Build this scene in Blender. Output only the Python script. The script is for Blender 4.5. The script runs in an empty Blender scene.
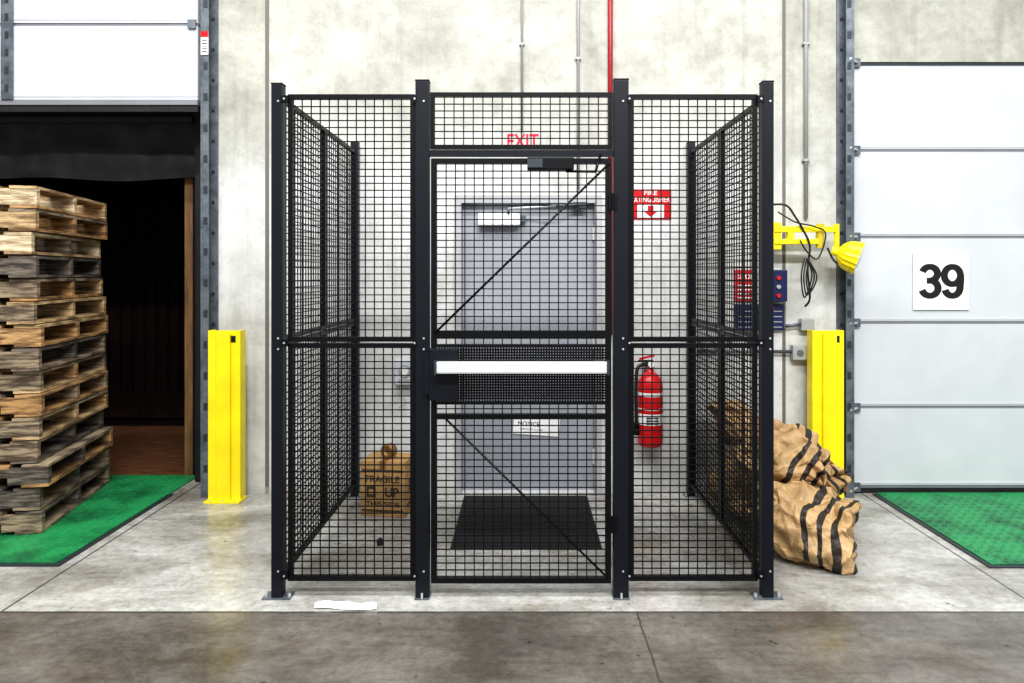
import bpy, bmesh, math, random
from mathutils import Vector, Matrix, noise
random.seed(7)
scene = bpy.context.scene
R = math.radians

# ------------------------------------------------------------------ materials
def nt(m):
    m.use_nodes = True
    t = m.node_tree
    return t, t.nodes, t.links

def mk(name, col, rough=.5, metal=0., col2=None, nscale=4., stretch=(1,1,1), lo=.35, hi=.65, bump=0., bscale=60., detail=6, spec=.5):
    m = bpy.data.materials.new(name)
    t, N, L = nt(m)
    p = N['Principled BSDF']
    p.inputs['Base Color'].default_value = (*col, 1)
    p.inputs['Roughness'].default_value = rough
    p.inputs['Metallic'].default_value = metal
    p.inputs['Specular IOR Level'].default_value = spec
    tc = N.new('ShaderNodeTexCoord'); mp = N.new('ShaderNodeMapping')
    mp.inputs['Scale'].default_value = stretch
    L.new(tc.outputs['Object'], mp.inputs['Vector'])
    if col2 is None:
        col2 = tuple(c*.88 for c in col)
    n = N.new('ShaderNodeTexNoise'); n.inputs['Scale'].default_value = nscale; n.inputs['Detail'].default_value = detail
    n.inputs['Roughness'].default_value = .6
    L.new(mp.outputs[0], n.inputs['Vector'])
    r = N.new('ShaderNodeValToRGB')
    r.color_ramp.elements[0].position = lo; r.color_ramp.elements[0].color = (*col2, 1)
    r.color_ramp.elements[1].position = hi; r.color_ramp.elements[1].color = (*col, 1)
    L.new(n.outputs['Fac'], r.inputs['Fac'])
    L.new(r.outputs['Color'], p.inputs['Base Color'])
    if bump:
        b = N.new('ShaderNodeBump'); b.inputs['Strength'].default_value = bump; b.inputs['Distance'].default_value = .01
        n2 = N.new('ShaderNodeTexNoise'); n2.inputs['Scale'].default_value = bscale; n2.inputs['Detail'].default_value = 4
        L.new(mp.outputs[0], n2.inputs['Vector']); L.new(n2.outputs['Fac'], b.inputs['Height']); L.new(b.outputs[0], p.inputs['Normal'])
    return m

class G:
    """small node helper"""
    def __init__(s, m):
        s.t, s.N, s.L = nt(m); s.p = s.N['Principled BSDF']
        s.tc = s.N.new('ShaderNodeTexCoord'); s.co = s.tc.outputs['Object']
    def mapv(s, sc=(1,1,1), loc=(0,0,0), rot=(0,0,0)):
        n = s.N.new('ShaderNodeMapping'); n.inputs['Scale'].default_value = sc; n.inputs['Location'].default_value = loc
        n.inputs['Rotation'].default_value = rot
        s.L.new(s.co, n.inputs['Vector']); return n.outputs[0]
    def noise(s, scale, v=None, detail=6, rough=.6, dist=0):
        n = s.N.new('ShaderNodeTexNoise'); n.inputs['Scale'].default_value = scale; n.inputs['Detail'].default_value = detail
        n.inputs['Roughness'].default_value = rough; n.inputs['Distortion'].default_value = dist
        s.L.new(v or s.co, n.inputs['Vector']); return n.outputs['Fac']
    def ramp(s, f, a, b, ca=(0,0,0), cb=(1,1,1)):
        n = s.N.new('ShaderNodeValToRGB'); e = n.color_ramp.elements
        e[0].position = a; e[1].position = b; e[0].color = (*ca,1); e[1].color = (*cb,1)
        s.L.new(f, n.inputs['Fac']); return n.outputs['Color']
    def mix(s, f, a, b, mode='MIX'):
        n = s.N.new('ShaderNodeMix'); n.data_type = 'RGBA'; n.blend_type = mode
        for i, v in ((0, f), (6, a), (7, b)):
            if isinstance(v, (int, float)): n.inputs[i].default_value = v
            elif isinstance(v, tuple): n.inputs[i].default_value = (*v, 1)
            else: s.L.new(v, n.inputs[i])
        return n.outputs[2]
    def math(s, op, a, b=0., c=0.):
        n = s.N.new('ShaderNodeMath'); n.operation = op
        for i, v in enumerate((a, b, c)):
            if isinstance(v, (int, float)): n.inputs[i].default_value = v
            else: s.L.new(v, n.inputs[i])
        return n.outputs[0]
    def xyz(s):
        n = s.N.new('ShaderNodeSeparateXYZ'); s.L.new(s.co, n.inputs[0]); return n.outputs
    def bump(s, h, st=.3, d=.01):
        n = s.N.new('ShaderNodeBump'); n.inputs['Strength'].default_value = st; n.inputs['Distance'].default_value = d
        s.L.new(h, n.inputs['Height']); s.L.new(n.outputs[0], s.p.inputs['Normal'])

def concrete_wall():
    m = bpy.data.materials.new('precast_concrete_wall'); g = G(m)
    big = g.ramp(g.noise(1.5, detail=9, dist=.5, rough=.65), .34, .60, (.50,.50,.48), (.70,.71,.70))
    fine = g.ramp(g.noise(9, detail=10, rough=.75), .33, .53, (.78,.78,.78), (1,1,1))
    c = g.mix(.8, big, fine, 'MULTIPLY')
    streak = g.ramp(g.noise(2.6, g.mapv((4,4,.22)), detail=6), .32, .48, (.78,.78,.77), (1,1,1))
    c = g.mix(.6, c, streak, 'MULTIPLY')
    holes = g.ramp(g.noise(70, detail=2), .24, .30, (.50,.50,.49), (1,1,1))
    c = g.mix(.7, c, holes, 'MULTIPLY')
    x, y, z = g.xyz()
    # darker, yellower mottling higher up
    n = g.N.new('ShaderNodeMapRange'); n.inputs[1].default_value = 2.4; n.inputs[2].default_value = 3.1
    g.L.new(g.math('ADD', z, g.math('MULTIPLY', g.noise(1.2), .6)), n.inputs[0])
    mott = g.ramp(g.noise(2.2, detail=10, rough=.75), .38, .60, (.60,.59,.53), (.80,.79,.73))
    c = g.mix(n.outputs[0], c, g.mix(1.0, c, mott, 'MULTIPLY'))
    d1 = g.math('LESS_THAN', g.math('ABSOLUTE', g.math('SUBTRACT', x, -1.765)), .014)
    d2 = g.math('LESS_THAN', g.math('ABSOLUTE', g.math('SUBTRACT', x, 1.80)), .012)
    side = g.math('MAXIMUM', g.math('LESS_THAN', x, -1.765), g.math('GREATER_THAN', x, 1.80))
    c = g.mix(side, c, g.mix(1.0, c, (.95,.95,.93), 'MULTIPLY'))
    c = g.mix(g.math('MAXIMUM', d1, d2), c, (.15,.145,.13))
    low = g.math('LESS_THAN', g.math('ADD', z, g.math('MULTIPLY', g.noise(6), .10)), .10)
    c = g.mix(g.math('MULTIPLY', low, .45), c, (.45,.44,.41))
    g.L.new(c, g.p.inputs['Base Color']); g.p.inputs['Roughness'].default_value = .75
    g.bump(g.noise(35, detail=8), .25, .008)
    return m

def concrete_floor():
    m = bpy.data.materials.new('stained_concrete_floor'); g = G(m)
    x, y, z = g.xyz()
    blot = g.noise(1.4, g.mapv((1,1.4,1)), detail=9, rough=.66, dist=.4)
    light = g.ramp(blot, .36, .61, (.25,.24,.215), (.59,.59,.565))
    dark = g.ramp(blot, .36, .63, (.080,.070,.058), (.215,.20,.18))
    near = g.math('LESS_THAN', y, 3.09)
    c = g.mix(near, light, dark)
    fine = g.ramp(g.noise(24, detail=10, rough=.8), .36, .58, (.55,.54,.52), (1,1,1))
    c = g.mix(.8, c, fine, 'MULTIPLY')
    scr = g.ramp(g.noise(3, g.mapv((1,9,1), rot=(0,0,.25)), detail=10, rough=.8), .36, .5, (.60,.58,.55), (1,1,1))
    c = g.mix(.6, c, scr, 'MULTIPLY')
    w1 = g.ramp(g.noise(2.5, g.mapv((.5,14,1), (0,4,0), rot=(0,0,-.5)), detail=8, rough=.7), .60, .66, (1,1,1), (.50,.48,.45))
    c = g.mix(.5, c, w1, 'MULTIPLY')
    rust = g.ramp(g.noise(2.0, g.mapv((1,1,1),(3,1,0)), detail=6), .54, .72, (1,1,1), (.62,.52,.39))
    c = g.mix(.7, c, rust, 'MULTIPLY')
    spots = g.ramp(g.noise(14, g.mapv((1,1,1),(7,2,0)), detail=3), .27, .33, (.20,.19,.17), (1,1,1))
    c = g.mix(.8, c, spots, 'MULTIPLY')
    def line(coord, v, w): return g.math('LESS_THAN', g.math('ABSOLUTE', g.math('SUBTRACT', coord, v)), w)
    w = g.math('ADD', y, g.math('MULTIPLY', g.noise(5), .01))
    j1 = line(w, 3.095, .009)
    j2 = g.math('MULTIPLY', line(g.math('ADD', x, g.math('MULTIPLY', g.noise(9), .02)), .52, .005), near)
    j3 = g.math('MULTIPLY', line(x, -2.34, .006), g.math('GREATER_THAN', y, 3.1))
    j4 = g.math('MULTIPLY', line(x, 2.34, .006), g.math('GREATER_THAN', y, 3.1))
    j = g.math('MAXIMUM', g.math('MAXIMUM', j1, j2), g.math('MAXIMUM', j3, j4))
    c = g.mix(g.math('MULTIPLY', j, .85), c, (.05,.045,.04))
    g.L.new(c, g.p.inputs['Base Color'])
    ro = g.ramp(g.noise(4, detail=8), .35, .65, (.16,)*3, (.38,)*3)
    g.L.new(ro, g.p.inputs['Roughness'])
    g.bump(g.noise(40, detail=8), .10, .006)
    return m

M = dict(
 wall=concrete_wall(), floor=concrete_floor(),
 white=mk('painted_white_steel', (.61,.63,.66), .4, 0, (.55,.57,.60), 2),
 seam=mk('grey_seam', (.22,.23,.25), .5),
 steel=mk('galvanised_steel', (.20,.225,.25), .42, .5, (.10,.12,.14), 14),
 dsteel=mk('dark_steel', (.04,.05,.06), .5, .3),
 black=mk('black_powder_coat', (.003,.0035,.005), .42, spec=.25),
 post=mk('charcoal_post_coat', (.006,.008,.013), .42, spec=.3),
 rubber=mk('black_rubber', (.006,.006,.007), .6, 0, (.014,.014,.016), 6, bump=.3),
 mat=mk('ribbed_mat_rubber', (.012,.012,.013), .8),
 yellow=mk('safety_yellow_paint', (.95,.79,.006), .38, 0, (.86,.68,.006), 5),
 dyellow=mk('worn_yellow', (.62,.48,.02), .5),
 green=mk('green_deck_paint', (.024,.28,.095), .42, 0, (.009,.11,.042), 3.5, lo=.34, hi=.56, bump=.6, bscale=45, detail=10),
 door=mk('blue_grey_door_paint', (.35,.365,.40), .4, 0, (.305,.32,.355), 3),
 frame=mk('grey_door_frame', (.43,.44,.46), .4),
 chrome=mk('brushed_aluminium', (.82,.83,.84), .33, .35, (.70,.71,.73), 8, (1,30,30)),
 bolt=mk('zinc_bolt', (.75,.76,.78), .3, .7),
 red=mk('red_paint', (.60,.008,.012), .3),
 redpaint=mk('red_stencil', (.80,.002,.04), .7, 0, (.75,.01,.06), 30),
 redpipe=mk('red_pipe_paint', (.32,.003,.012), .4),
 pwhite=mk('paper_white', (.88,.88,.87), .7),
 sblack=mk('sign_black', (.006,.006,.006), .5),
 blue=mk('navy_panel', (.010,.016,.08), .4),
 grey=mk('grey_box', (.38,.39,.39), .5),
 cable=mk('black_cable', (.01,.01,.01), .5),
 card=mk('corrugated_cardboard', (.47,.29,.115), .85, 0, (.39,.23,.09), 10),
 tape=mk('brown_tape', (.22,.11,.03), .3),
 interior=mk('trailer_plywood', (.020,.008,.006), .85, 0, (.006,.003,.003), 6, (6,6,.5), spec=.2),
 tfloor=mk('trailer_floor_wood', (.19,.08,.035), .8, 0, (.07,.03,.014), 5, (1,8,1), spec=.2),
 twood=mk('trailer_edge_wood', (.26,.14,.055), .7, 0, (.11,.055,.02), 6, (3,3,.4)),
)
woods = []
for i, (a, b) in enumerate([((.60,.43,.23),(.20,.125,.06)), ((.55,.34,.15),(.16,.085,.035)), ((.80,.68,.47),(.34,.245,.14)),
                            ((.35,.27,.18),(.085,.06,.04)), ((.18,.15,.12),(.035,.028,.022)), ((.46,.27,.11),(.13,.07,.03))]):
    woods.append(mk('pallet_wood_%d' % i, a, .85, 0, b, 6, (1.0,1.0,7), .42, .60, bump=.5, bscale=30, detail=12))

def kraft():
    m = bpy.data.materials.new('zebra_kraft_paper'); g = G(m)
    base = g.ramp(g.noise(9, detail=8, rough=.7), .3, .66, (.28,.165,.065), (.64,.43,.215))
    w = g.N.new('ShaderNodeTexWave'); w.inputs['Scale'].default_value = 4.2; w.inputs['Distortion'].default_value = 4.2
    w.inputs['Detail'].default_value = 1.0; w.inputs['Detail Scale'].default_value = 1.6
    g.L.new(g.mapv((1,.5,.5), rot=(0,0,.2)), w.inputs['Vector'])
    st = g.math('LESS_THAN', w.outputs['Fac'], .33)
    x, y, z = g.xyz()
    msk = g.math('GREATER_THAN', g.math('ADD', x, g.math('MULTIPLY', g.noise(4.5, detail=1), .55)), .28)
    c = g.mix(g.math('MULTIPLY', g.math('MULTIPLY', st, msk), .97), base, (.010,.008,.007))
    g.L.new(c, g.p.inputs['Base Color']); g.p.inputs['Roughness'].default_value = .5
    v = g.N.new('ShaderNodeTexVoronoi'); v.feature = 'DISTANCE_TO_EDGE'; v.inputs['Scale'].default_value = 9
    g.L.new(g.co, v.inputs['Vector'])
    h = g.math('ADD', g.math('MULTIPLY', g.math('MINIMUM', v.outputs['Distance'], .25), 2.2), g.noise(16, detail=5))
    g.bump(h, .65, .025)
    return m
M['kraft'] = kraft()

# ------------------------------------------------------------------ mesh builder
class B:
    def __init__(s, name):
        s.name = name; s.v = []; s.f = []; s.mi = []; s.sm = []; s.mats = []; s.X = Matrix.Identity(4)
    def _m(s, mat):
        if isinstance(mat, str): mat = M[mat]
        if mat not in s.mats: s.mats.append(mat)
        return s.mats.index(mat)
    def add(s, vs, fs, mat, smooth=False):
        o = len(s.v); s.v += [tuple(s.X @ Vector(p)) for p in vs]; k = s._m(mat)
        for f in fs:
            s.f.append([o+i for i in f]); s.mi.append(k); s.sm.append(smooth)
    def box(s, x0, x1, y0, y1, z0, z1, mat, T=None, ch=0):
        if ch:
            bm = bmesh.new(); bmesh.ops.create_cube(bm, size=1)
            for v in bm.verts:
                v.co = Vector(((x0+x1)/2+v.co.x*(x1-x0), (y0+y1)/2+v.co.y*(y1-y0), (z0+z1)/2+v.co.z*(z1-z0)))
            bmesh.ops.bevel(bm, geom=bm.edges[:], offset=ch, segments=2, affect='EDGES', profile=.6)
            s.bm(bm, mat, T); return
        vs = [(x, y, z) for x in (x0, x1) for y in (y0, y1) for z in (z0, z1)]
        if T is not None: vs = [tuple(T @ Vector(p)) for p in vs]
        s.add(vs, [(0,1,3,2),(4,6,7,5),(0,4,5,1),(2,3,7,6),(0,2,6,4),(1,5,7,3)], mat)
    def bm(s, bm, mat, T=None, smooth=False):
        bm.verts.ensure_lookup_table()
        for i, v in enumerate(bm.verts): v.index = i
        vs = [tuple((T @ v.co) if T is not None else v.co) for v in bm.verts]
        s.add(vs, [[v.index for v in f.verts] for f in bm.faces], mat, smooth); bm.free()
    def cyl(s, a, b, r, mat, n=14, r2=None, caps=True):
        a, b = Vector(a), Vector(b); r2 = r if r2 is None else r2
        d = (b-a).normalized(); u = d.orthogonal().normalized(); w = d.cross(u)
        ring = lambda c, q: [tuple(c+q*(math.cos(2*math.pi*i/n)*u+math.sin(2*math.pi*i/n)*w)) for i in range(n)]
        s.add(ring(a, r)+ring(b, r2), [(i, (i+1)%n, n+(i+1)%n, n+i) for i in range(n)], mat, True)
        if caps:
            s.add(ring(a, r), [list(range(n))[::-1]], mat); s.add(ring(b, r2), [list(range(n))], mat)
    def tube(s, pts, r, mat, n=8, sub=6):
        P = [Vector(p) for p in pts]; Q = []
        if len(P) > 2 and sub > 1:
            for i in range(len(P)-1):
                p0, p1, p2, p3 = P[max(i-1,0)], P[i], P[i+1], P[min(i+2,len(P)-1)]
                for k in range(sub):
                    t = k/sub
                    Q.append(.5*((2*p1)+(p2-p0)*t+(2*p0-5*p1+4*p2-p3)*t*t+(3*p1-p0-3*p2+p3)*t**3))
            Q.append(P[-1])
        else: Q = P
        vs = []; u = None
        for i, q in enumerate(Q):
            d = (Q[min(i+1,len(Q)-1)]-Q[max(i-1,0)]).normalized()
            u = d.orthogonal() if u is None else u-d*u.dot(d)
            u.normalize(); w = d.cross(u)
            vs += [tuple(q+r*(math.cos(2*math.pi*k/n)*u+math.sin(2*math.pi*k/n)*w)) for k in range(n)]
        fs = [(i*n+k, i*n+(k+1)%n, (i+1)*n+(k+1)%n, (i+1)*n+k) for i in range(len(Q)-1) for k in range(n)]
        fs += [list(range(n))[::-1], [(len(Q)-1)*n+k for k in range(n)]]
        s.add(vs, fs, mat, True)
    def lathe(s, prof, mat, T, n=28, flute=0):
        vs = []
        for r, z in prof:
            for k in range(n):
                rr = r*(1+(flute if k % 2 else 0))
                vs.append(tuple(T @ Vector((rr*math.cos(2*math.pi*k/n), rr*math.sin(2*math.pi*k/n), z))))
        fs = [(i*n+k, i*n+(k+1)%n, (i+1)*n+(k+1)%n, (i+1)*n+k) for i in range(len(prof)-1) for k in range(n)]
        s.add(vs, fs, mat, flute == 0)
    def ribbon(s, pts, y, wd, mat, closed=False, horiz=1.0):
        """flat stroke of width wd in the XZ plane"""
        n = len(pts); vs = []
        for i in range(n):
            a = pts[(i-1) % n] if (closed or i > 0) else pts[i]; c = pts[(i+1) % n] if (closed or i < n-1) else pts[i]
            d = Vector((c[0]-a[0], c[1]-a[1])).normalized(); nn = Vector((-d.y, d.x))
            w = wd*(horiz+(1-horiz)*abs(nn.x))
            vs += [(pts[i][0]+nn.x*w/2, y, pts[i][1]+nn.y*w/2), (pts[i][0]-nn.x*w/2, y, pts[i][1]-nn.y*w/2)]
        m = n if closed else n-1
        s.add(vs, [(2*i, 2*i+1, 2*((i+1)%n)+1, 2*((i+1)%n)) for i in range(m)], mat)
    def text(s, txt, x, y, z, h, mat, bold=0., w=None, align='CENTER', rot=0., depth=.0012):
        """upright text facing -Y; h = cap height; centred on x,z"""
        c = bpy.data.curves.new('t', 'FONT'); c.body = txt; c.size = 1; c.offset = bold; c.extrude = 0.0
        c.align_x = 'LEFT'; c.resolution_u = 6
        o = bpy.data.objects.new('t', c); scene.collection.objects.link(o)
        dg = bpy.context.evaluated_depsgraph_get()
        me = bpy.data.meshes.new_from_object(o.evaluated_get(dg))
        xs = [v.co.x for v in me.vertices]; ys = [v.co.y for v in me.vertices]
        cx, cy = (min(xs)+max(xs))/2, (min(ys)+max(ys))/2
        sy = h/(max(ys)-min(ys)); sx = sy if w is None else w/(max(xs)-min(xs))
        cr, sr = math.cos(rot), math.sin(rot)
        vs = []
        for v in me.vertices:
            a, b = (v.co.x-cx)*sx, (v.co.y-cy)*sy
            vs.append((x+a*cr-b*sr, y, z+a*sr+b*cr))
        s.add(vs, [list(p.vertices) for p in me.polygons], mat)
        bpy.data.objects.remove(o); bpy.data.meshes.remove(me); bpy.data.curves.remove(c)
    def done(s, parent=None, bevel=0):
        me = bpy.data.meshes.new(s.name); me.from_pydata(s.v, [], s.f)
        for m in s.mats: me.materials.append(m)
        me.polygons.foreach_set('material_index', s.mi); me.polygons.foreach_set('use_smooth', s.sm)
        me.update()
        o = bpy.data.objects.new(s.name, me); scene.collection.objects.link(o)
        if parent: o.parent = parent
        if bevel:
            md = o.modifiers.new('bevel', 'BEVEL'); md.width = bevel; md.segments = 2; md.limit_method = 'ANGLE'
        return o

def empty(name):
    e = bpy.data.objects.new(name, None); e.empty_display_size = .2; scene.collection.objects.link(e); return e

FY = 3.24      # cage front plane
WY = 4.76      # wall face
# ------------------------------------------------------------------ room shell
b = B('floor'); b.box(-7, 7, -4, 5.17, -.12, 0, 'floor')
b.done()
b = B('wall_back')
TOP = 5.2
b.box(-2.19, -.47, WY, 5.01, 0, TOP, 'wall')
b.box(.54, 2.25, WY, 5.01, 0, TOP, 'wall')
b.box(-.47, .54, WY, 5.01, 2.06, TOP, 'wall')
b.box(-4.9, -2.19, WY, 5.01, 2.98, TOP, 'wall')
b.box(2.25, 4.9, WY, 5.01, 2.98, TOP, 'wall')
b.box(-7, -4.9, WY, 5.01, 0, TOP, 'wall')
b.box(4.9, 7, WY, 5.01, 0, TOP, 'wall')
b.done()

# exit door in the wall
b = B('door_1')
fx0, fx1, fz = -.47, .54, 2.06
b.box(fx0+.0, fx0+.045, WY-.02, WY+.12, 0, fz-.0, 'frame'); b.box(fx1-.045, fx1, WY-.02, WY+.12, 0, fz, 'frame')
b.box(fx0+.045, fx1-.045, WY-.02, WY+.12, fz-.055, fz, 'frame')
b.box(fx0+.048, fx1-.048, WY+.045, WY+.09, .012, fz-.058, 'door')
b.box(fx0+.045, fx1-.045, WY+.02, WY+.12, 0, .012, 'chrome')
for xx in (-.33, .40):
    b.box(xx-.003, xx+.003, WY+.0435, WY+.046, .05, 1.95, 'frame')
for zz in (.25, 1.05, 1.8):
    b.cyl((fx1-.05, WY+.03, zz-.05), (fx1-.05, WY+.03, zz+.05), .009, 'chrome', 10)
b.done(bevel=.002)

b = B('door_closer')
b.box(-.31, -.02, WY-.03, WY+.04, 1.852, 1.94, 'pwhite', ch=.01)
b.box(-.02, .02, WY-.015, WY+.03, 1.88, 1.92, 'steel')
b.tube([(-.10, WY-.035, 1.93), (-.10, WY-.035, 1.97)], .008, 'steel')
b.tube([(-.10, WY-.035, 1.965), (.22, WY-.12, 1.975)], .008, 'chrome')
b.tube([(.22, WY-.12, 1.975), (.40, WY-.025, 1.99)], .008, 'steel')
b.box(.34, .44, WY-.032, WY-.021, 1.97, 2.01, 'dsteel')
b.done()
b = B('paper_notice'); T = Matrix.Translation((.093, WY+.04, .458)) @ Matrix.Rotation(R(4), 4, 'Y')
b.box(-.16, .16, -.002, .002, -.062, .062, 'pwhite', T)
b.text('NOTICE', .04, WY+.0375, .475, .03, 'sblack', .01, rot=R(-4)); b.text('KEEP DOOR CLOSED', .06, WY+.0375, .435, .012, 'sblack', 0, rot=R(-4))
b.done()

# right dock door 39
b = B('door_2')
dx0, dx1 = 2.268, 4.88; yd = WY+.02
zs = [.045, .595, 1.18, 1.773, 2.372, 2.975]
for i in range(5):
    b.box(dx0, dx1, yd, yd+.05, zs[i]+.010, zs[i+1]-.010, 'white')
    b.box(dx0, dx1, yd+.006, yd+.045, zs[i]-.010, zs[i]+.010, 'seam')
    b.box(dx0, dx1, yd-.004, yd, zs[i]+.02, zs[i]+.032, 'white')
b.box(dx0, dx1, yd-.004, yd+.05, 0.001, .034, 'rubber')
for i in range(0, 6):
    z = zs[i]
    b.box(dx0+.0, dx0+.06, yd-.022, yd-.007, z-.03, z+.03, 'steel')
    b.cyl((dx0-.05, yd-.11, z), (dx0+.03, yd-.03, z), .009, 'bolt', 8)
b.box(dx0, dx1, yd-.01, yd+.05, 2.963, 2.978, 'dsteel')
b.done()
b = B('door_number_sign')
b.box(2.697, 3.083, WY+.006, WY+.014, 1.269, 1.662, 'pwhite', ch=.002)
yy = WY+.0045; cz = 1.467; H = .250; st = .050
def arc(cx, cz, rx, rz, a0, a1, n=22):
    return [(cx+rx*math.cos(R(a0+(a1-a0)*i/n)), cz+rz*math.sin(R(a0+(a1-a0)*i/n))) for i in range(n+1)]
# '3'
x3 = 2.810; r = .056
up = cz+.0525; lo = cz-.0475
b.ribbon(arc(x3, up, .052, .0475, 165, -90), yy, st, 'sblack', horiz=.80)
b.ribbon(arc(x3, lo, .056, .0525, 90, -165), yy-.0003, st, 'sblack', horiz=.80)
b.box(x3-.022, x3+.01, yy-.0006, yy, cz-.016, cz+.024, 'sblack')
# '9'
x9 = 2.965
b.ribbon(arc(x9, cz+.040, .056, .060, 0, 360)[:-1], yy, st*.98, 'sblack', closed=True, horiz=.80)
b.ribbon([(x9+.056, cz+.045), (x9+.057, cz+.01), (x9+.054, cz-.03)] + arc(x9, cz-.045, .052, .055, -5, -165), yy-.0004, st, 'sblack', horiz=.80)
b.done()

def track(name, x0, side, ztop, zbot, label=False):
    b = B(name)
    w = .085*side
    xa, xb = sorted((x0, x0+w))
    b.box(xa, xb, WY-.012, WY-.001, zbot, ztop, 'steel')
    xi = x0+w; xa2, xb2 = sorted((xi, xi-.012*side))
    b.box(xa2, xb2, WY-.085, WY-.013, zbot, ztop, 'steel')
    xo = sorted((xi-.013*side, xi-.055*side)); b.box(xo[0], xo[1], WY-.085, WY-.078, zbot, ztop, 'steel')
    z = zbot+.12
    while z < ztop:
        b.cyl((x0+.03*side, WY-.020, z), (x0+.03*side, WY-.012, z), .011, 'dsteel', 8)
        b.box(min(xo)+.008, max(xo)-.008, WY-.088, WY-.0855, z+.05, z+.10, 'dsteel')
        z += .21
    if label:
        b.box(-2.18, -2.13, WY-.092, WY-.0885, 3.0, 3.16, 'pwhite')
        b.box(-2.18, -2.13, WY-.0935, WY-.092, 3.12, 3.16, 'red')
        for k in range(5): b.box(-2.172, -2.138, WY-.0935, WY-.092, 3.02+k*.018, 3.026+k*.018, 'sblack')
    b.done()
track('door_track', 2.160, 1, 3.7, .002)
track('door_track', -2.10, -1, 4.5, .002, True)

# left dock door, raised
b = B('door_3')
yd = WY-.075
for z0, z1 in ((2.70, 3.20), (3.222, 3.80), (3.822, 4.4)):
    b.box(-4.88, -2.21, yd, yd+.05, z0, z1, 'white')
    b.box(-4.88, -2.21, yd-.004, yd, z0+.02, z0+.03, 'white')
    b.box(-4.88, -2.21, yd+.008, yd+.045, z1, z1+.022, 'seam')
b.box(-4.88, -2.21, yd-.004, yd+.05, 2.665, 2.70, 'seam')
b.box(-4.88, -2.21, yd+.005, yd+.045, 2.62, 2.665, 'rubber')
for xx in (-3.495,):
    b.box(xx-.04, xx+.04, yd-.016, yd-.006, 2.70, 4.4, 'steel')
    for k in range(14):
        b.box(xx-.012, xx+.012, yd-.018, yd-.0155, 2.75+k*.12, 2.80+k*.12, 'dsteel')
for z in (3.21, 3.81):
    b.box(-2.27, -2.215, yd-.018, yd-.007, z-.03, z+.03, 'steel')
b.done()

# dock seal curtain (folded vinyl)
b = B('dock_seal_curtain')
nx, nz = 120, 24; vs = []
for j in range(nz+1):
    t = j/nz; z = 2.98-.76*t
    for i in range(nx+1):
        x = -4.9+2.49*i/nx
        yy = 5.10+.035*noise.noise(Vector((x*2.2, z*5+x*1.1, 0)))*(.4+t)+.02*noise.noise(Vector((x*7, z*3, 5)))
        zz = z+.03*t*noise.noise(Vector((x*1.5, 3, 0)))
        vs.append((x, yy, zz))
b.add(vs, [(j*(nx+1)+i, j*(nx+1)+i+1, (j+1)*(nx+1)+i+1, (j+1)*(nx+1)+i) for j in range(nz) for i in range(nx)], 'rubber', True)
b.box(-4.9, -2.41, 5.015, 5.06, 2.62, 2.66, 'dsteel')
b.done()
b = B('dock_seal_side_pad'); b.box(-2.395, -2.2, 5.02, 5.16, 0, 3.0, 'rubber', ch=.02); b.done()
# trailer
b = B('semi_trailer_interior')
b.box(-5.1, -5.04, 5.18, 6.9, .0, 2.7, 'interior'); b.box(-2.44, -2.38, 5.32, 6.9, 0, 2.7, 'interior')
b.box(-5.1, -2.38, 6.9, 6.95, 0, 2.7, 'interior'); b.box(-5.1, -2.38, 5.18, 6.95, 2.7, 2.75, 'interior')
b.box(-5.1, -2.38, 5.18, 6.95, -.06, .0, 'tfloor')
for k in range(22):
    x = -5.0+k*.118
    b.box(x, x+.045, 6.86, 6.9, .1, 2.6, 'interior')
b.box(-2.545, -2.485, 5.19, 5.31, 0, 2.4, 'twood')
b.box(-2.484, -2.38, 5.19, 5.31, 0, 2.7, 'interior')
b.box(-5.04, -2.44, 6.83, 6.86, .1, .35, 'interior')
b.box(-5.3, -5.11, 5.18, 7.1, -.1, 3.3, 'rubber'); b.box(-2.37, -2.1, 5.18, 7.1, -.1, 3.3, 'rubber')  # outer black shroud, added around the trailer to keep ambient light out
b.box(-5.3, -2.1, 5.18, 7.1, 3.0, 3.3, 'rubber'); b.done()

# green dock levelers
def leveler(x0, x1, y0, y1):
    b = B('dock_leveler_plate')
    b.box(x0, x1, y0, y1, 0.0, .012, 'green')
    b.box(x0-.03, x0-.004, y0-.03, min(y1, 4.74), .0, .008, 'dsteel'); b.box(x1+.004, x1+.03, y0-.03, min(y1, 4.74), .0, .008, 'dsteel')
    b.box(x0-.004, x1+.004, y0-.03, y0-.004, .0, .008, 'dsteel')
    y = y0+.03
    row = 0
    while y < min(y1, 5.2)-.03:
        x = x0+.03+(.03 if row % 2 else 0)
        while x < x1-.03:
            a = R(45 if row % 2 else -45)
            T = Matrix.Translation((x, y, .0135)) @ Matrix.Rotation(a, 4, 'Z')
            b.box(-.014, .014, -.003, .003, -.0015, .0015, 'green', T)
            x += .06
        y += .032; row += 1
    b.done()
leveler(-4.6, -2.43, 3.60, 5.17)
leveler(2.43, 4.6, 3.58, 4.755)

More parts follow.
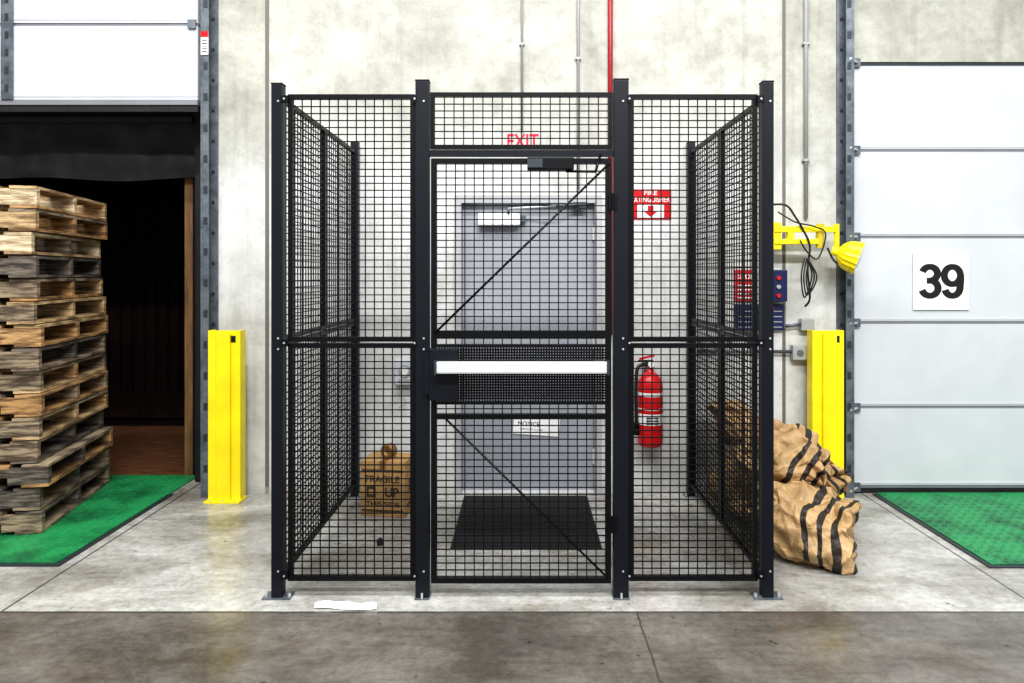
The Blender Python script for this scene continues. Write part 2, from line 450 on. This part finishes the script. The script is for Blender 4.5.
# ------------------------------------------------------------------ pallets
def pallet(b, T, rnd, k):
    def bx(x0, x1, y0, y1, z0, z1, dz=0):
        w = rnd.choice(tone)
        b.box(x0, x1, y0, y1, z0, z1, woods[w], T)
    tone = [[4,4,3],[4,3,4],[3,4,5],[4,4,3],[0,3,5,3],[1,5,3],[0,3,1],[4,3,3],[1,5,0],[0,3,2],[3,5,0],[4,4,3],[2,0,3],[3,0,5],[2,0,1]][k]
    W, D = 1.22, 1.02
    for yc in (-D/2+.02, 0, D/2-.02):
        y0, y1 = yc-.019, yc+.019
        w = rnd.choice(tone)
        b.box(-W/2, W/2, y0, y1, .062, .110, woods[w], T)
        for xa, xb in ((-W/2, -.40), (-.17, .17), (.40, W/2)):
            b.box(xa, xb, y0, y1, .018, .062, woods[w], T)
    n = 7
    for q in range(n):
        xc = -W/2+.07+q*(W-.14)/(n-1); hw = .07 if q in (0, n-1) else .045
        j = rnd.uniform(-.008, .008)
        bx(xc-hw, xc+hw, -D/2+j, D/2+j, .1105, .128)
    for q in range(5):
        xc = -W/2+.07+q*(W-.14)/4; hw = .07 if q in (0, 4) else .045
        bx(xc-hw, xc+hw, -D/2, D/2, 0, .0175)
b = B('wooden_pallet_stack'); rnd = random.Random(3)
cx, cy = -3.51, 4.37
z = .0155
for k in range(15):
    T = Matrix.Translation((cx+rnd.uniform(-.02,.02)+(.035 if k < 3 else 0)-(.01 if k > 9 else 0), cy+rnd.uniform(-.02,.02), z)) @ Matrix.Rotation(R(12+rnd.uniform(-1.5,1.5)), 4, 'Z')
    pallet(b, T, rnd, k); z += .1345
b.done()

# ------------------------------------------------------------------ column guards
def guard(x0, x1):
    b = B('yellow_column_guard')
    y0, y1 = 4.60, 4.69; h = 1.14; xm = x0+.30*(x1-x0)
    b.box(x0, x1, y0+.0, y0+.010, .012, h, 'yellow')
    b.box(x0, x0+.012, y0+.010, y1, .012, h, 'yellow'); b.box(x1-.012, x1, y0+.010, y1, .012, h, 'yellow')
    b.box(xm, xm+.09, y0-.022, y0, .012, h-.02, 'yellow')
    b.box(x0-.01, x1+.01, y0-.045, y1, 0, .012, 'yellow')
    b.box(x1-.08, x1-.03, y0-.0025, y0-.0005, h-.08, h-.035, 'sblack')
    for k in range(3): b.cyl((x0+.03+k*.08, y0-.034, .012), (x0+.03+k*.08, y0-.034, .020), .008, 'bolt', 6)
    b.done(bevel=.003)
guard(-2.100, -1.885)
guard(1.930, 2.14)

# ------------------------------------------------------------------ wall services
def conduit(name, pts, r, mat, straps=()):
    b = B(name); b.tube(pts, r, mat, 12, 1)
    for (x, z) in straps:
        b.box(x-r-.010, x+r+.010, WY-2*r-.004, WY-.0005, z-.008, z+.008, mat)
    b.done()
conduit('electrical_conduit', [(-.007, WY-.012, 5.1), (-.007, WY-.012, 2.50)], .008, 'grey', [(-.007, 3.1)])
conduit('electrical_conduit', [(.38, WY-.014, 5.1), (.38, WY-.014, 2.10)], .010, 'grey', [(.38, 3.0)])
conduit('electrical_conduit', [(1.945, WY-.018, 5.1), (1.945, WY-.018, 1.90)], .014, 'grey', [(1.945, 3.1), (1.945, 2.3)])
conduit('red_sprinkler_pipe', [(.60, WY-.020, 5.1), (.60, WY-.020, 1.10)], .017, 'redpipe', [])
b = B('exit_lettering'); b.text('EXIT', 0, WY-.003, 2.435, .095, 'redpaint', .012, w=.215); b.done()

b = B('fire_extinguisher_sign')
x0, x1, z0, z1 = .738, 1.021, 1.893, 2.10
b.box(x0, x1, WY-.006, WY-.001, z0, z1, 'red')
xc = (x0+x1)/2; y = WY-.0075
b.text('FIRE', xc, y, 2.075, .028, 'pwhite', .01, w=.09)
b.text('EXTINGUISHER', xc, y, 2.03, .036, 'pwhite', .01, w=.265)
b.box(x0+.05, x1-.05, y, WY-.006, z0+.012, z0+.10, 'pwhite')
b.box(xc-.02, xc+.02, y-.0015, y, z0+.055, z0+.095, 'red')
b.add([(xc-.05, y-.002, z0+.058), (xc+.05, y-.002, z0+.058), (xc, y-.002, z0+.016)], [(0,1,2)], 'red')
b.done()

b = B('fire_extinguisher')
ex, ey, ez = .858, WY-.105, .36
T = Matrix.Translation((ex, ey, ez))
b.lathe([(0,0.01),(.07,.0),(.082,.012),(.085,.03),(.085,.40),(.080,.435),(.06,.47),(.03,.495),(.024,.50),(.024,.53),(0,.53)], 'red', T, 32)
b.lathe([(.0862,.15),(.0862,.26)], 'pwhite', T, 32)
b.lathe([(.0866,.225),(.0866,.250)], 'red', T, 32)
for k in range(3): b.box(ex-.04, ex+.04, ey-.0878, ey-.076, ez+.16+k*.019, ez+.167+k*.019, 'sblack')
b.lathe([(.0862,.34),(.0862,.365)], 'pwhite', T, 32)
b.cyl((ex, ey, ez+.53), (ex, ey, ez+.57), .022, 'steel')
b.cyl((ex, ey-.022, ez+.55), (ex, ey-.040, ez+.55), .02, 'pwhite')
b.box(ex-.075, ex+.03, ey-.012, ey+.012, ez+.595, ez+.608, 'red', Matrix.Translation((ex,ey,ez+.6)) @ Matrix.Rotation(R(-14),4,'Y') @ Matrix.Translation((-ex,-ey,-ez-.6)))
b.box(ex-.08, ex+.02, ey-.010, ey+.010, ez+.566, ez+.576, 'black')
b.tube([(ex-.02, ey, ez+.55), (ex-.085, ey-.02, ez+.53), (ex-.100, ey-.03, ez+.42), (ex-.100, ey-.03, ez+.25), (ex-.097, ey-.03, ez+.14)], .012, 'cable', 10)
b.cyl((ex-.098, ey-.03, ez+.17), (ex-.098, ey-.03, ez+.08), .014, 'black', 12, .022)
b.tube([(ex+.018, ey-.02, ez+.58), (ex+.035, ey-.03, ez+.56), (ex+.03, ey-.03, ez+.53)], .003, 'pwhite')
b.box(ex-.025, ex+.025, ey+.075, WY-.001, ez+.36, ez+.56, 'steel')
b.done()

b = B('wall_intercom_box')
b.box(-.875, -.74, WY-.05, WY-.001, .76, .925, 'white', ch=.008)
b.cyl((-.807, WY-.058, .855), (-.807, WY-.05, .855), .042, 'grey', 24); b.cyl((-.807, WY-.062, .855), (-.807, WY-.058, .855), .026, 'pwhite', 24)
b.box(-.85, -.765, WY-.053, WY-.05, .775, .80, 'grey')
b.tube([(-.83, WY-.03, .76), (-.84, WY-.04, .70), (-.80, WY-.045, .64), (-.85, WY-.04, .60)], .004, 'grey')
b.done()

# control station
b = B('dock_control_station')
y = WY-.001
b.box(1.455, 1.79, y-.03, y, 1.13, 1.31, 'blue', ch=.004)
b.box(1.46, 1.60, y-.02, y, 1.33, 1.545, 'red'); b.box(1.665, 1.79, y-.09, y, 1.33, 1.545, 'blue', ch=.006)
b.text('STOP', 1.53, y-.022, 1.50, .035, 'pwhite', .02, w=.11)
for k in range(4): b.box(1.475, 1.585, y-.0215, y-.02, 1.35+k*.028, 1.358+k*.028, 'pwhite')
for k in range(4):
    b.box(1.475, 1.60, y-.0315, y-.03, 1.15+k*.036, 1.156+k*.036, 'grey'); b.box(1.66, 1.775, y-.0315, y-.03, 1.15+k*.036, 1.156+k*.036, 'grey')
b.box(1.625, 1.72, y-.0318, y-.0302, 1.265, 1.295, 'red')
for k, c in enumerate(('red', 'grey', 'red')): b.cyl((1.727, y-.105, 1.37+k*.06), (1.727, y-.09, 1.37+k*.06), .014, c, 16)
b.done()
b = B('electrical_junction_box')
b.box(1.84, 1.935, y-.06, y, .93, 1.03, 'grey', ch=.006)
b.box(1.90, 1.99, y-.055, y, 1.13, 1.21, 'grey', ch=.006)
b.cyl((1.887, y-.066, .98), (1.887, y-.06, .98), .022, 'steel', 16)
b.tube([(1.20, y-.03, .99), (1.84, y-.03, .985)], .011, 'steel', 10)
b.tube([(1.80, y-.03, 1.16), (1.90, y-.03, 1.17)], .011, 'steel', 10)
b.done()

# loading dock light on swing arm
b = B('dock_loading_light')
ay = 4.60
b.box(1.66, 1.72, ay-.01, WY-.001, 1.68, 1.86, 'yellow', ch=.004)
b.box(1.67, 2.10, ay-.02, ay+.02, 1.795, 1.835, 'yellow', ch=.005)
b.box(1.67, 2.00, ay-.02, ay+.02, 1.715, 1.750, 'yellow', ch=.005)
b.cyl((1.98, ay, 1.69), (1.98, ay, 1.85), .026, 'dyellow', 14); b.cyl((2.09, ay, 1.66), (2.09, ay, 1.85), .018, 'yellow', 14)
b.box(1.76, 1.80, ay-.018, ay+.018, 1.75, 1.795, 'yellow')
T = Matrix.Translation((2.085, ay-.07, 1.655)) @ Matrix.Rotation(R(112), 4, 'Y') @ Matrix.Rotation(R(25), 4, 'X') @ Matrix.Scale(.92, 4)
b.lathe([(0,-.06),(.03,-.06),(.035,-.02),(.07,.0),(.10,.035),(.112,.08),(.112,.10),(.118,.105),(.118,.125),(.105,.125)], 'yellow', T, 36, -.05)
b.lathe([(.105,.115),(.06,.135),(0,.14)], 'pwhite', T, 36)
b.tube([(2.03, ay, 1.69), (2.05, ay-.06, 1.60), (2.10, ay-.08, 1.58)], .007, 'cable')
b.tube([(1.66, ay, 1.98), (1.74, ay-.04, 1.97), (1.80, ay-.03, 1.90), (1.86, ay-.03, 1.80), (1.90, ay-.03, 1.70), (1.885, ay-.03, 1.55), (1.90, ay-.03, 1.36), (1.88, ay, 1.30)], .007, 'cable')
b.tube([(1.70, ay, 1.93), (1.80, ay-.04, 1.86), (1.92, ay-.05, 1.83), (2.0, ay-.04, 1.78), (1.95, ay-.04, 1.62), (1.88, ay-.04, 1.66), (1.83, ay-.04, 1.74)], .005, 'cable')
for k in range(3):
    o = .016*k
    b.tube([(1.86+o, ay-.04, 1.62), (1.835+o, ay-.05, 1.50), (1.86+o, ay-.04, 1.36+o), (1.905+o, ay-.05, 1.50), (1.875, ay-.05, 1.62)], .005, 'cable')
b.done()

# ------------------------------------------------------------------ cage
cage = empty('wire_mesh_security_cage')
WR = .0024; CW, CH = .0440, .0325
def mesh_panel(b, a0, a1, z0, z1, c, axis='x', mat='black', cw=CW, ch=CH, r=WR):
    def w(p0, p1, q0, q1, e):
        if axis == 'x': b.box(p0, p1, c+e-r, c+e+r, q0, q1, mat)
        else: b.box(c+e-r, c+e+r, p0, p1, q0, q1, mat)
    n = max(1, round((a1-a0)/cw)); m = max(1, round((z1-z0)/ch))
    for k in range(1, n): p = a0+(a1-a0)*k/n; w(p-r, p+r, z0, z1, -r)
    for k in range(1, m): p = z0+(z1-z0)*k/m; w(a0, a1, p-r, p+r, r)
def frame_rect(b, a0, a1, z0, z1, c, t, d, axis='x', mat='black'):
    def q(p0, p1, q0, q1):
        if axis == 'x': b.box(p0, p1, c-d, c+d, q0, q1, mat)
        else: b.box(c-d, c+d, p0, p1, q0, q1, mat)
    q(a0, a0+t, z0, z1); q(a1-t, a1, z0, z1); q(a0+t, a1-t, z0, z0+t); q(a0+t, a1-t, z1-t, z1)

Z0, ZM0, ZM1, ZT = .078, 1.190, 1.198, 2.356
def panel(name, a0, a1, c, axis='x', t=.022):
    b = B(name)
    frame_rect(b, a0, a1, Z0, ZM0, c, t, .012, axis); frame_rect(b, a0, a1, ZM1, ZT, c, t, .012, axis)
    mesh_panel(b, a0+t, a1-t, Z0+t, ZM0-t, c, axis); mesh_panel(b, a0+t, a1-t, ZM1+t, ZT-t, c, axis)
    b.done(cage)
panel('front_panel_left', -1.100, -.506, FY)
panel('front_panel_right', .497, 1.098, FY)
SX = 1.147
panel('side_panel_left_1', 3.28, 3.98, -SX, 'y'); panel('side_panel_left_2', 3.99, 4.68, -SX, 'y')
panel('side_panel_right_1', 3.28, 3.98, SX, 'y'); panel('side_panel_right_2', 3.99, 4.68, SX, 'y')

def post(name, x0, x1, y0, y1, h, px=.05):
    b = B(name)
    b.box(x0, x1, y0, y1, .006, h, 'post', ch=.004)
    b.box(x0-.001, x1+.001, y0-.001, y1+.001, h, h+.006, 'black')
    back = min(y1+.015, 4.752)
    b.box(x0-px, x1+px, y0-.012, back, 0, .006, 'steel')
    if px > .01:
        for xx in (x0-px+.012, x1+px-.012):
            b.cyl((xx, (y0+y1)/2-.01, .006), (xx, (y0+y1)/2-.01, .02), .009, 'bolt', 6)
    else:
        b.cyl(((x0+x1)/2, y0-.006, .006), ((x0+x1)/2, y0-.006, .03), .006, 'bolt', 6)
    if y0 < 4:
        for z in (2.32, 1.215, 1.165, .13): b.cyl(((x0+x1)/2+.008, y0-.004, z), ((x0+x1)/2+.008, y0, z), .005, 'bolt', 8)
    b.done(cage)
post('post_front_left', -1.174, -1.122, FY-.026, FY+.026, 2.40, .04)
post('post_door_left', -.502, -.438, FY-.026, FY+.026, 2.415, .003)
post('post_door_right', .423, .493, FY-.026, FY+.026, 2.420, .003)
post('post_front_right', 1.117, 1.169, FY-.026, FY+.026, 2.41, .04)
post('post_rear_left', -SX-.026, -SX+.026, 4.69, 4.742, 2.41, .02)
post('post_rear_right', SX-.026, SX+.026, 4.69, 4.742, 2.41, .02)
b = B('panel_brackets')
for z in (2.33, 1.194, .11):
    for x0, x1 in ((-1.122, -1.100), (-.506, -.502), (.493, .497), (1.098, 1.117)):
        b.box(x0-.006, x1+.006, FY-.031, FY-.0265 if abs(x0) < .6 else FY-.013, z-.016, z+.016, 'black')
        b.cyl(((x0+x1)/2, FY-.035, z), ((x0+x1)/2, FY-.03, z), .005, 'bolt', 8)
b.done(cage)

# transom
b = B('transom_panel')
frame_rect(b, -.434, .419, 2.10, 2.365, FY, .020, .012)
mesh_panel(b, -.414, .399, 2.12, 2.345, FY)
b.box(-.438, .423, FY-.018, FY+.018, 2.066, 2.094, 'post')
b.done(cage)
# hinged gate
gate = empty('gate'); gate.parent = cage
b = B('gate_leaf')
gx0, gx1 = -.430, .412; gt = .026; yy = FY-.004
b.box(gx0, gx0+gt, yy-.015, yy+.015, .070, 2.055, 'black'); b.box(gx1-gt, gx1, yy-.015, yy+.015, .070, 2.055, 'black')
for z0, z1 in ((.070, .094), (2.03, 2.055), (1.212, 1.250), (1.172, 1.186), (.905, .918), (.836, .860)):
    b.box(gx0+gt, gx1-gt, yy-.015, yy+.015, z0, z1, 'black')
mesh_panel(b, gx0+gt, gx1-gt, 1.250, 2.03, yy)
mesh_panel(b, gx0+gt, gx1-gt, .094, .836, yy)
mesh_panel(b, gx0+gt, gx1-gt, .918, 1.172, yy, cw=.0125, ch=.0125, r=.0038)
mesh_panel(b, gx0+gt, gx1-gt, .860, .905, yy, cw=CW, ch=.02)
mesh_panel(b, gx0+gt, gx1-gt, 1.186, 1.212, yy, cw=CW, ch=.02)
b.tube([(gx1-.01, yy-.018, 2.03), (gx0+.02, yy-.018, 1.24)], .0055, 'black', 8, 1)
b.tube([(-.366, yy-.018, .845), (gx1-.02, yy-.018, .10)], .0055, 'black', 8, 1)
b.done(gate)
b = B('lock_box')
b.box(-.434, -.300, yy-.055, yy-.016, .93, 1.17, 'post', ch=.004)
b.box(-.455, -.434, yy-.045, yy-.03, .96, 1.15, 'post')
b.done(gate)
b = B('push_bar')
b.box(-.395, .385, yy-.115, yy-.075, 1.062, 1.116, 'chrome', ch=.008)
b.box(-.40, -.34, yy-.075, yy-.055, 1.065, 1.113, 'dsteel'); b.box(.33, .38, yy-.075, yy-.016, 1.065, 1.113, 'dsteel')
b.box(.380, .392, yy-.118, yy-.073, 1.057, 1.121, 'dsteel'); b.box(-.403, -.392, yy-.118, yy-.073, 1.057, 1.121, 'dsteel')
b.done(gate)
b = B('gate_closer')
b.box(.02, .235, yy-.06, yy-.02, 1.995, 2.055, 'black', ch=.006)
b.box(.02, .09, yy-.064, yy-.06, 2.005, 2.045, 'dsteel')
b.tube([(.20, yy-.045, 1.99), (.33, yy-.10, 1.98)], .006, 'black'); b.tube([(.33, yy-.10, 1.98), (.36, yy-.03, 2.07)], .006, 'black')
b.done(gate)
b = B('gate_hinges')
for z in (.35, 1.85):
    b.cyl((.4175, FY-.033, z-.04), (.4175, FY-.033, z+.04), .007, 'black', 12)
    b.box(.40, .44, FY-.031, FY-.0265, z-.035, z+.035, 'black')
b.done(gate)

# ------------------------------------------------------------------ floor items
b = B('rubber_door_mat')
b.box(-.40, .435, 3.80, 4.70, 0, .008, 'mat')
for k in range(44):
    x = -.385+k*.0186
    b.box(x, x+.009, 3.82, 4.68, .008, .014, 'mat')
b.done()
b = B('paper_scrap')
vs = []; n = 18
for i in range(n+1):
    t = i/n; x = -.945+.285*t
    hw = .010+.016*math.sin(math.pi*t)
    for j in range(3):
        vs.append((x, 3.135+hw*(j-1)*1.4+.010*math.sin(t*5), .004+(.014+.008*math.sin(t*9))*(j == 1)+.003*abs(math.sin(t*7+j))))
b.add(vs, [(i*3+j, (i+1)*3+j, (i+1)*3+j+1, i*3+j+1) for i in range(n) for j in range(2)], 'pwhite', True)
b.done()
b = B('rubber_wheel_stopper'); b.cyl((-.80, 3.86, 0), (-.80, 3.86, .03), .018, 'rubber'); b.cyl((-.80, 3.86, .03), (-.80, 3.86, .038), .010, 'rubber'); b.done()

b = B('cardboard_box')
b.X = Matrix.Translation((-.860, 4.42, 0)) @ Matrix.Rotation(R(-8), 4, 'Z')
w, d, h = .145, .115, .34
b.box(-w, w, -d, d, 0.001, h, 'card', ch=.004)
b.box(-w, -.001, -d, d, h, h+.004, 'card'); b.box(.001, w, -d, d, h, h+.004, 'card')
b.box(-.02, .02, -d-.001, d+.001, h+.004, h+.0055, 'tape'); b.box(-.02, .02, -d-.0015, -d, h-.06, h+.004, 'tape')
M['ink'] = mk('carton_print_ink', (.05,.032,.016), .8, 0, (.10,.06,.03), 20)
y = -d-.0015
b.text('FRAGILE', 0, y, .235, .045, 'ink', .03, w=.22)
b.box(-.105, -.045, y, -d, .12, .19, 'ink'); b.box(-.09, -.06, y-.0005, y, .14, .17, 'card')
b.text('UP', .06, y, .155, .06, 'ink', .03, w=.09)
b.text('THIS SIDE', 0, y, .080, .032, 'ink', .03, w=.22)
b.box(-w+.01, w-.01, y, -d, .030, .045, 'ink'); b.box(-w+.01, w-.01, y, -d, .280, .295, 'ink')
b.box(w, w+.0015, -.08, .08, .06, .075, 'ink'); b.box(w, w+.0015, -.04, .04, .14, .22, 'ink')
b.done()
b = B('packing_tape_roll')
T = Matrix.Translation((-.855, 4.40, .390)) @ Matrix.Rotation(R(-25), 4, 'Z') @ Matrix.Rotation(R(90), 4, 'X')
b.lathe([(.024,-.026),(.045,-.026),(.045,.026),(.024,.026),(.024,-.026)], 'tape', T, 28)
b.lathe([(.0235,-.026),(.021,-.026),(.021,.026),(.0235,.026)], 'card', T, 28)
b.done()

# crumpled zebra-print kraft sacks: pinched, pleated ends and creased bodies
def sack(loc, L, W, H, seed, rot, open_end=False):
    nu, nv = 130, 150
    E = Matrix.Translation(loc) @ Matrix.Rotation(rot[2],4,'Z') @ Matrix.Rotation(rot[1],4,'Y') @ Matrix.Rotation(rot[0],4,'X')
    Ei = E.inverted(); o = Vector((seed*3.1, seed*1.7, seed*.9)); vs = []
    for i in range(nu+1):
        t = i/nu; sp = max(0, math.sin(math.pi*t))
        fat = max(.07, sp**.5)
        wid = .72+.28*sp**.6
        if open_end and t > .55:
            k = (t-.55)/.45; fat = max(fat, 1.0-.12*k); wid = 1.0+.06*k
        for j in range(nv):
            a = 2*math.pi*j/nv; ca, sa = math.cos(a), math.sin(a)
            y = math.copysign(abs(ca)**.8, ca)*W*wid; z = math.copysign(abs(sa)**.8, sa)*H*fat
            x = (t-.5)*L
            pinch = 1-sp if not open_end or t < .5 else .35
            pleat = .036*pinch*math.sin(a*8+3*noise.noise(Vector((t*3, ca*2, sa*2+seed))))+.018*pinch*noise.noise(Vector((ca*7, sa*7, t*2+seed)))
            P = Vector((x, y, z)); q = P*4.5+o
            dd, _p = noise.voronoi(P*7+o)
            ridge = (1-2*abs(noise.noise(q)))*.036+(1-2*abs(noise.noise(q*2.3+o)))*.018 - .045*(dd[1]-dd[0])
            nrm = Vector((0, y, z)).normalized() if (y or z) else Vector((0,0,1))
            P = P+nrm*(pleat+ridge-.012)
            P.x += .07*noise.noise(Vector((ca*1.8, sa*1.8, seed+4*t)))
            P.z += .05*math.sin(t*3+seed)
            g = E @ P
            if g.z < .005: g.z = .004+.002*noise.noise(g*9)
            if g.x < 1.178: g.x = 1.178+.004*noise.noise(g*12)
            vs.append(Ei @ g)
    fs = [(i*nv+j, i*nv+(j+1)%nv, (i+1)*nv+(j+1)%nv, (i+1)*nv+j) for i in range(nu) for j in range(nv)]
    if open_end:
        base = nu*nv
        c = sum((Vector(vs[base+j]) for j in range(nv)), Vector())/nv
        prev = base
        for s_, dx in ((.86, -.005), (.62, -.05), (.30, -.09)):
            st = len(vs)
            for j in range(nv):
                p = c+(Vector(vs[base+j])-c)*s_*(1+.12*noise.noise(Vector((j*.12, s_*4, seed)))); p.x += dx+.03*noise.noise(Vector((math.cos(j*2*math.pi/nv)*3, math.sin(j*2*math.pi/nv)*3, s_*3)))
                vs.append(p)
            fs += [(prev+j, prev+(j+1)%nv, st+(j+1)%nv, st+j) for j in range(nv)]
            prev = st
        fs.append([prev+j for j in range(nv)])
    else: fs.append([nu*nv+j for j in range(nv)])
    fs.append(list(range(nv))[::-1])
    me = bpy.data.meshes.new('kraft_paper_sack'); me.from_pydata(vs, [], fs); me.materials.append(M['kraft'])
    me.polygons.foreach_set('use_smooth', [True]*len(fs)); me.update()
    ob = bpy.data.objects.new('kraft_paper_sack', me); ob.matrix_world = E; scene.collection.objects.link(ob)
    return ob
sack((1.52, 3.76, .19), .52, .25, .185, 2, (0, R(4), R(-30)), True)
sack((1.49, 4.02, .46), .44, .20, .16, 5, (R(15), R(30), R(-12)))
sack((1.64, 4.06, .30), .36, .17, .15, 8, (R(-10), R(-24), R(25)))
sack((1.46, 4.32, .24), .52, .22, .22, 11, (0, R(-12), R(12)))
sack((1.44, 4.42, .50), .50, .15, .13, 14, (0, R(24), R(-5)))

# ------------------------------------------------------------------ lights
def area(name, loc, sx, sy, power, rot=(0,0,0), col=(1,1,1)):
    l = bpy.data.lights.new(name, 'AREA'); l.shape = 'RECTANGLE'; l.size = sx; l.size_y = sy; l.energy = power; l.color = col
    o = bpy.data.objects.new(name, l); o.location = loc; o.rotation_euler = rot; scene.collection.objects.link(o)
area('ceiling_light_row', (-1.5, 1.4, 6.4), 6, .25, 400, (R(4),0,0), (1,.99,.97))
area('ceiling_light_row', (1.5, -1.8, 6.2), 6, .25, 640, (R(40),0,0), (1,.995,.985))
w = bpy.data.worlds.new('warehouse_ambient'); scene.world = w; w.use_nodes = True
w.node_tree.nodes['Background'].inputs[0].default_value = (.96,.98,1,1)
w.node_tree.nodes['Background'].inputs[1].default_value = .70

# ------------------------------------------------------------------ camera
cd = bpy.data.cameras.new('camera'); cam = bpy.data.objects.new('camera', cd); scene.collection.objects.link(cam)
cam.location = (0, 0, 1.51); cam.rotation_euler = (R(90), 0, 0)
cd.sensor_width = 36; cd.lens = 690/1024*36; cd.shift_x = -11/1024; cd.shift_y = -66.5/1024; cd.clip_start = .05
scene.camera = cam
scene.view_settings.view_transform = 'Standard'
try: scene.view_settings.look = 'Medium High Contrast'
except Exception as e: print('look', e)
scene.view_settings.exposure = -0.14
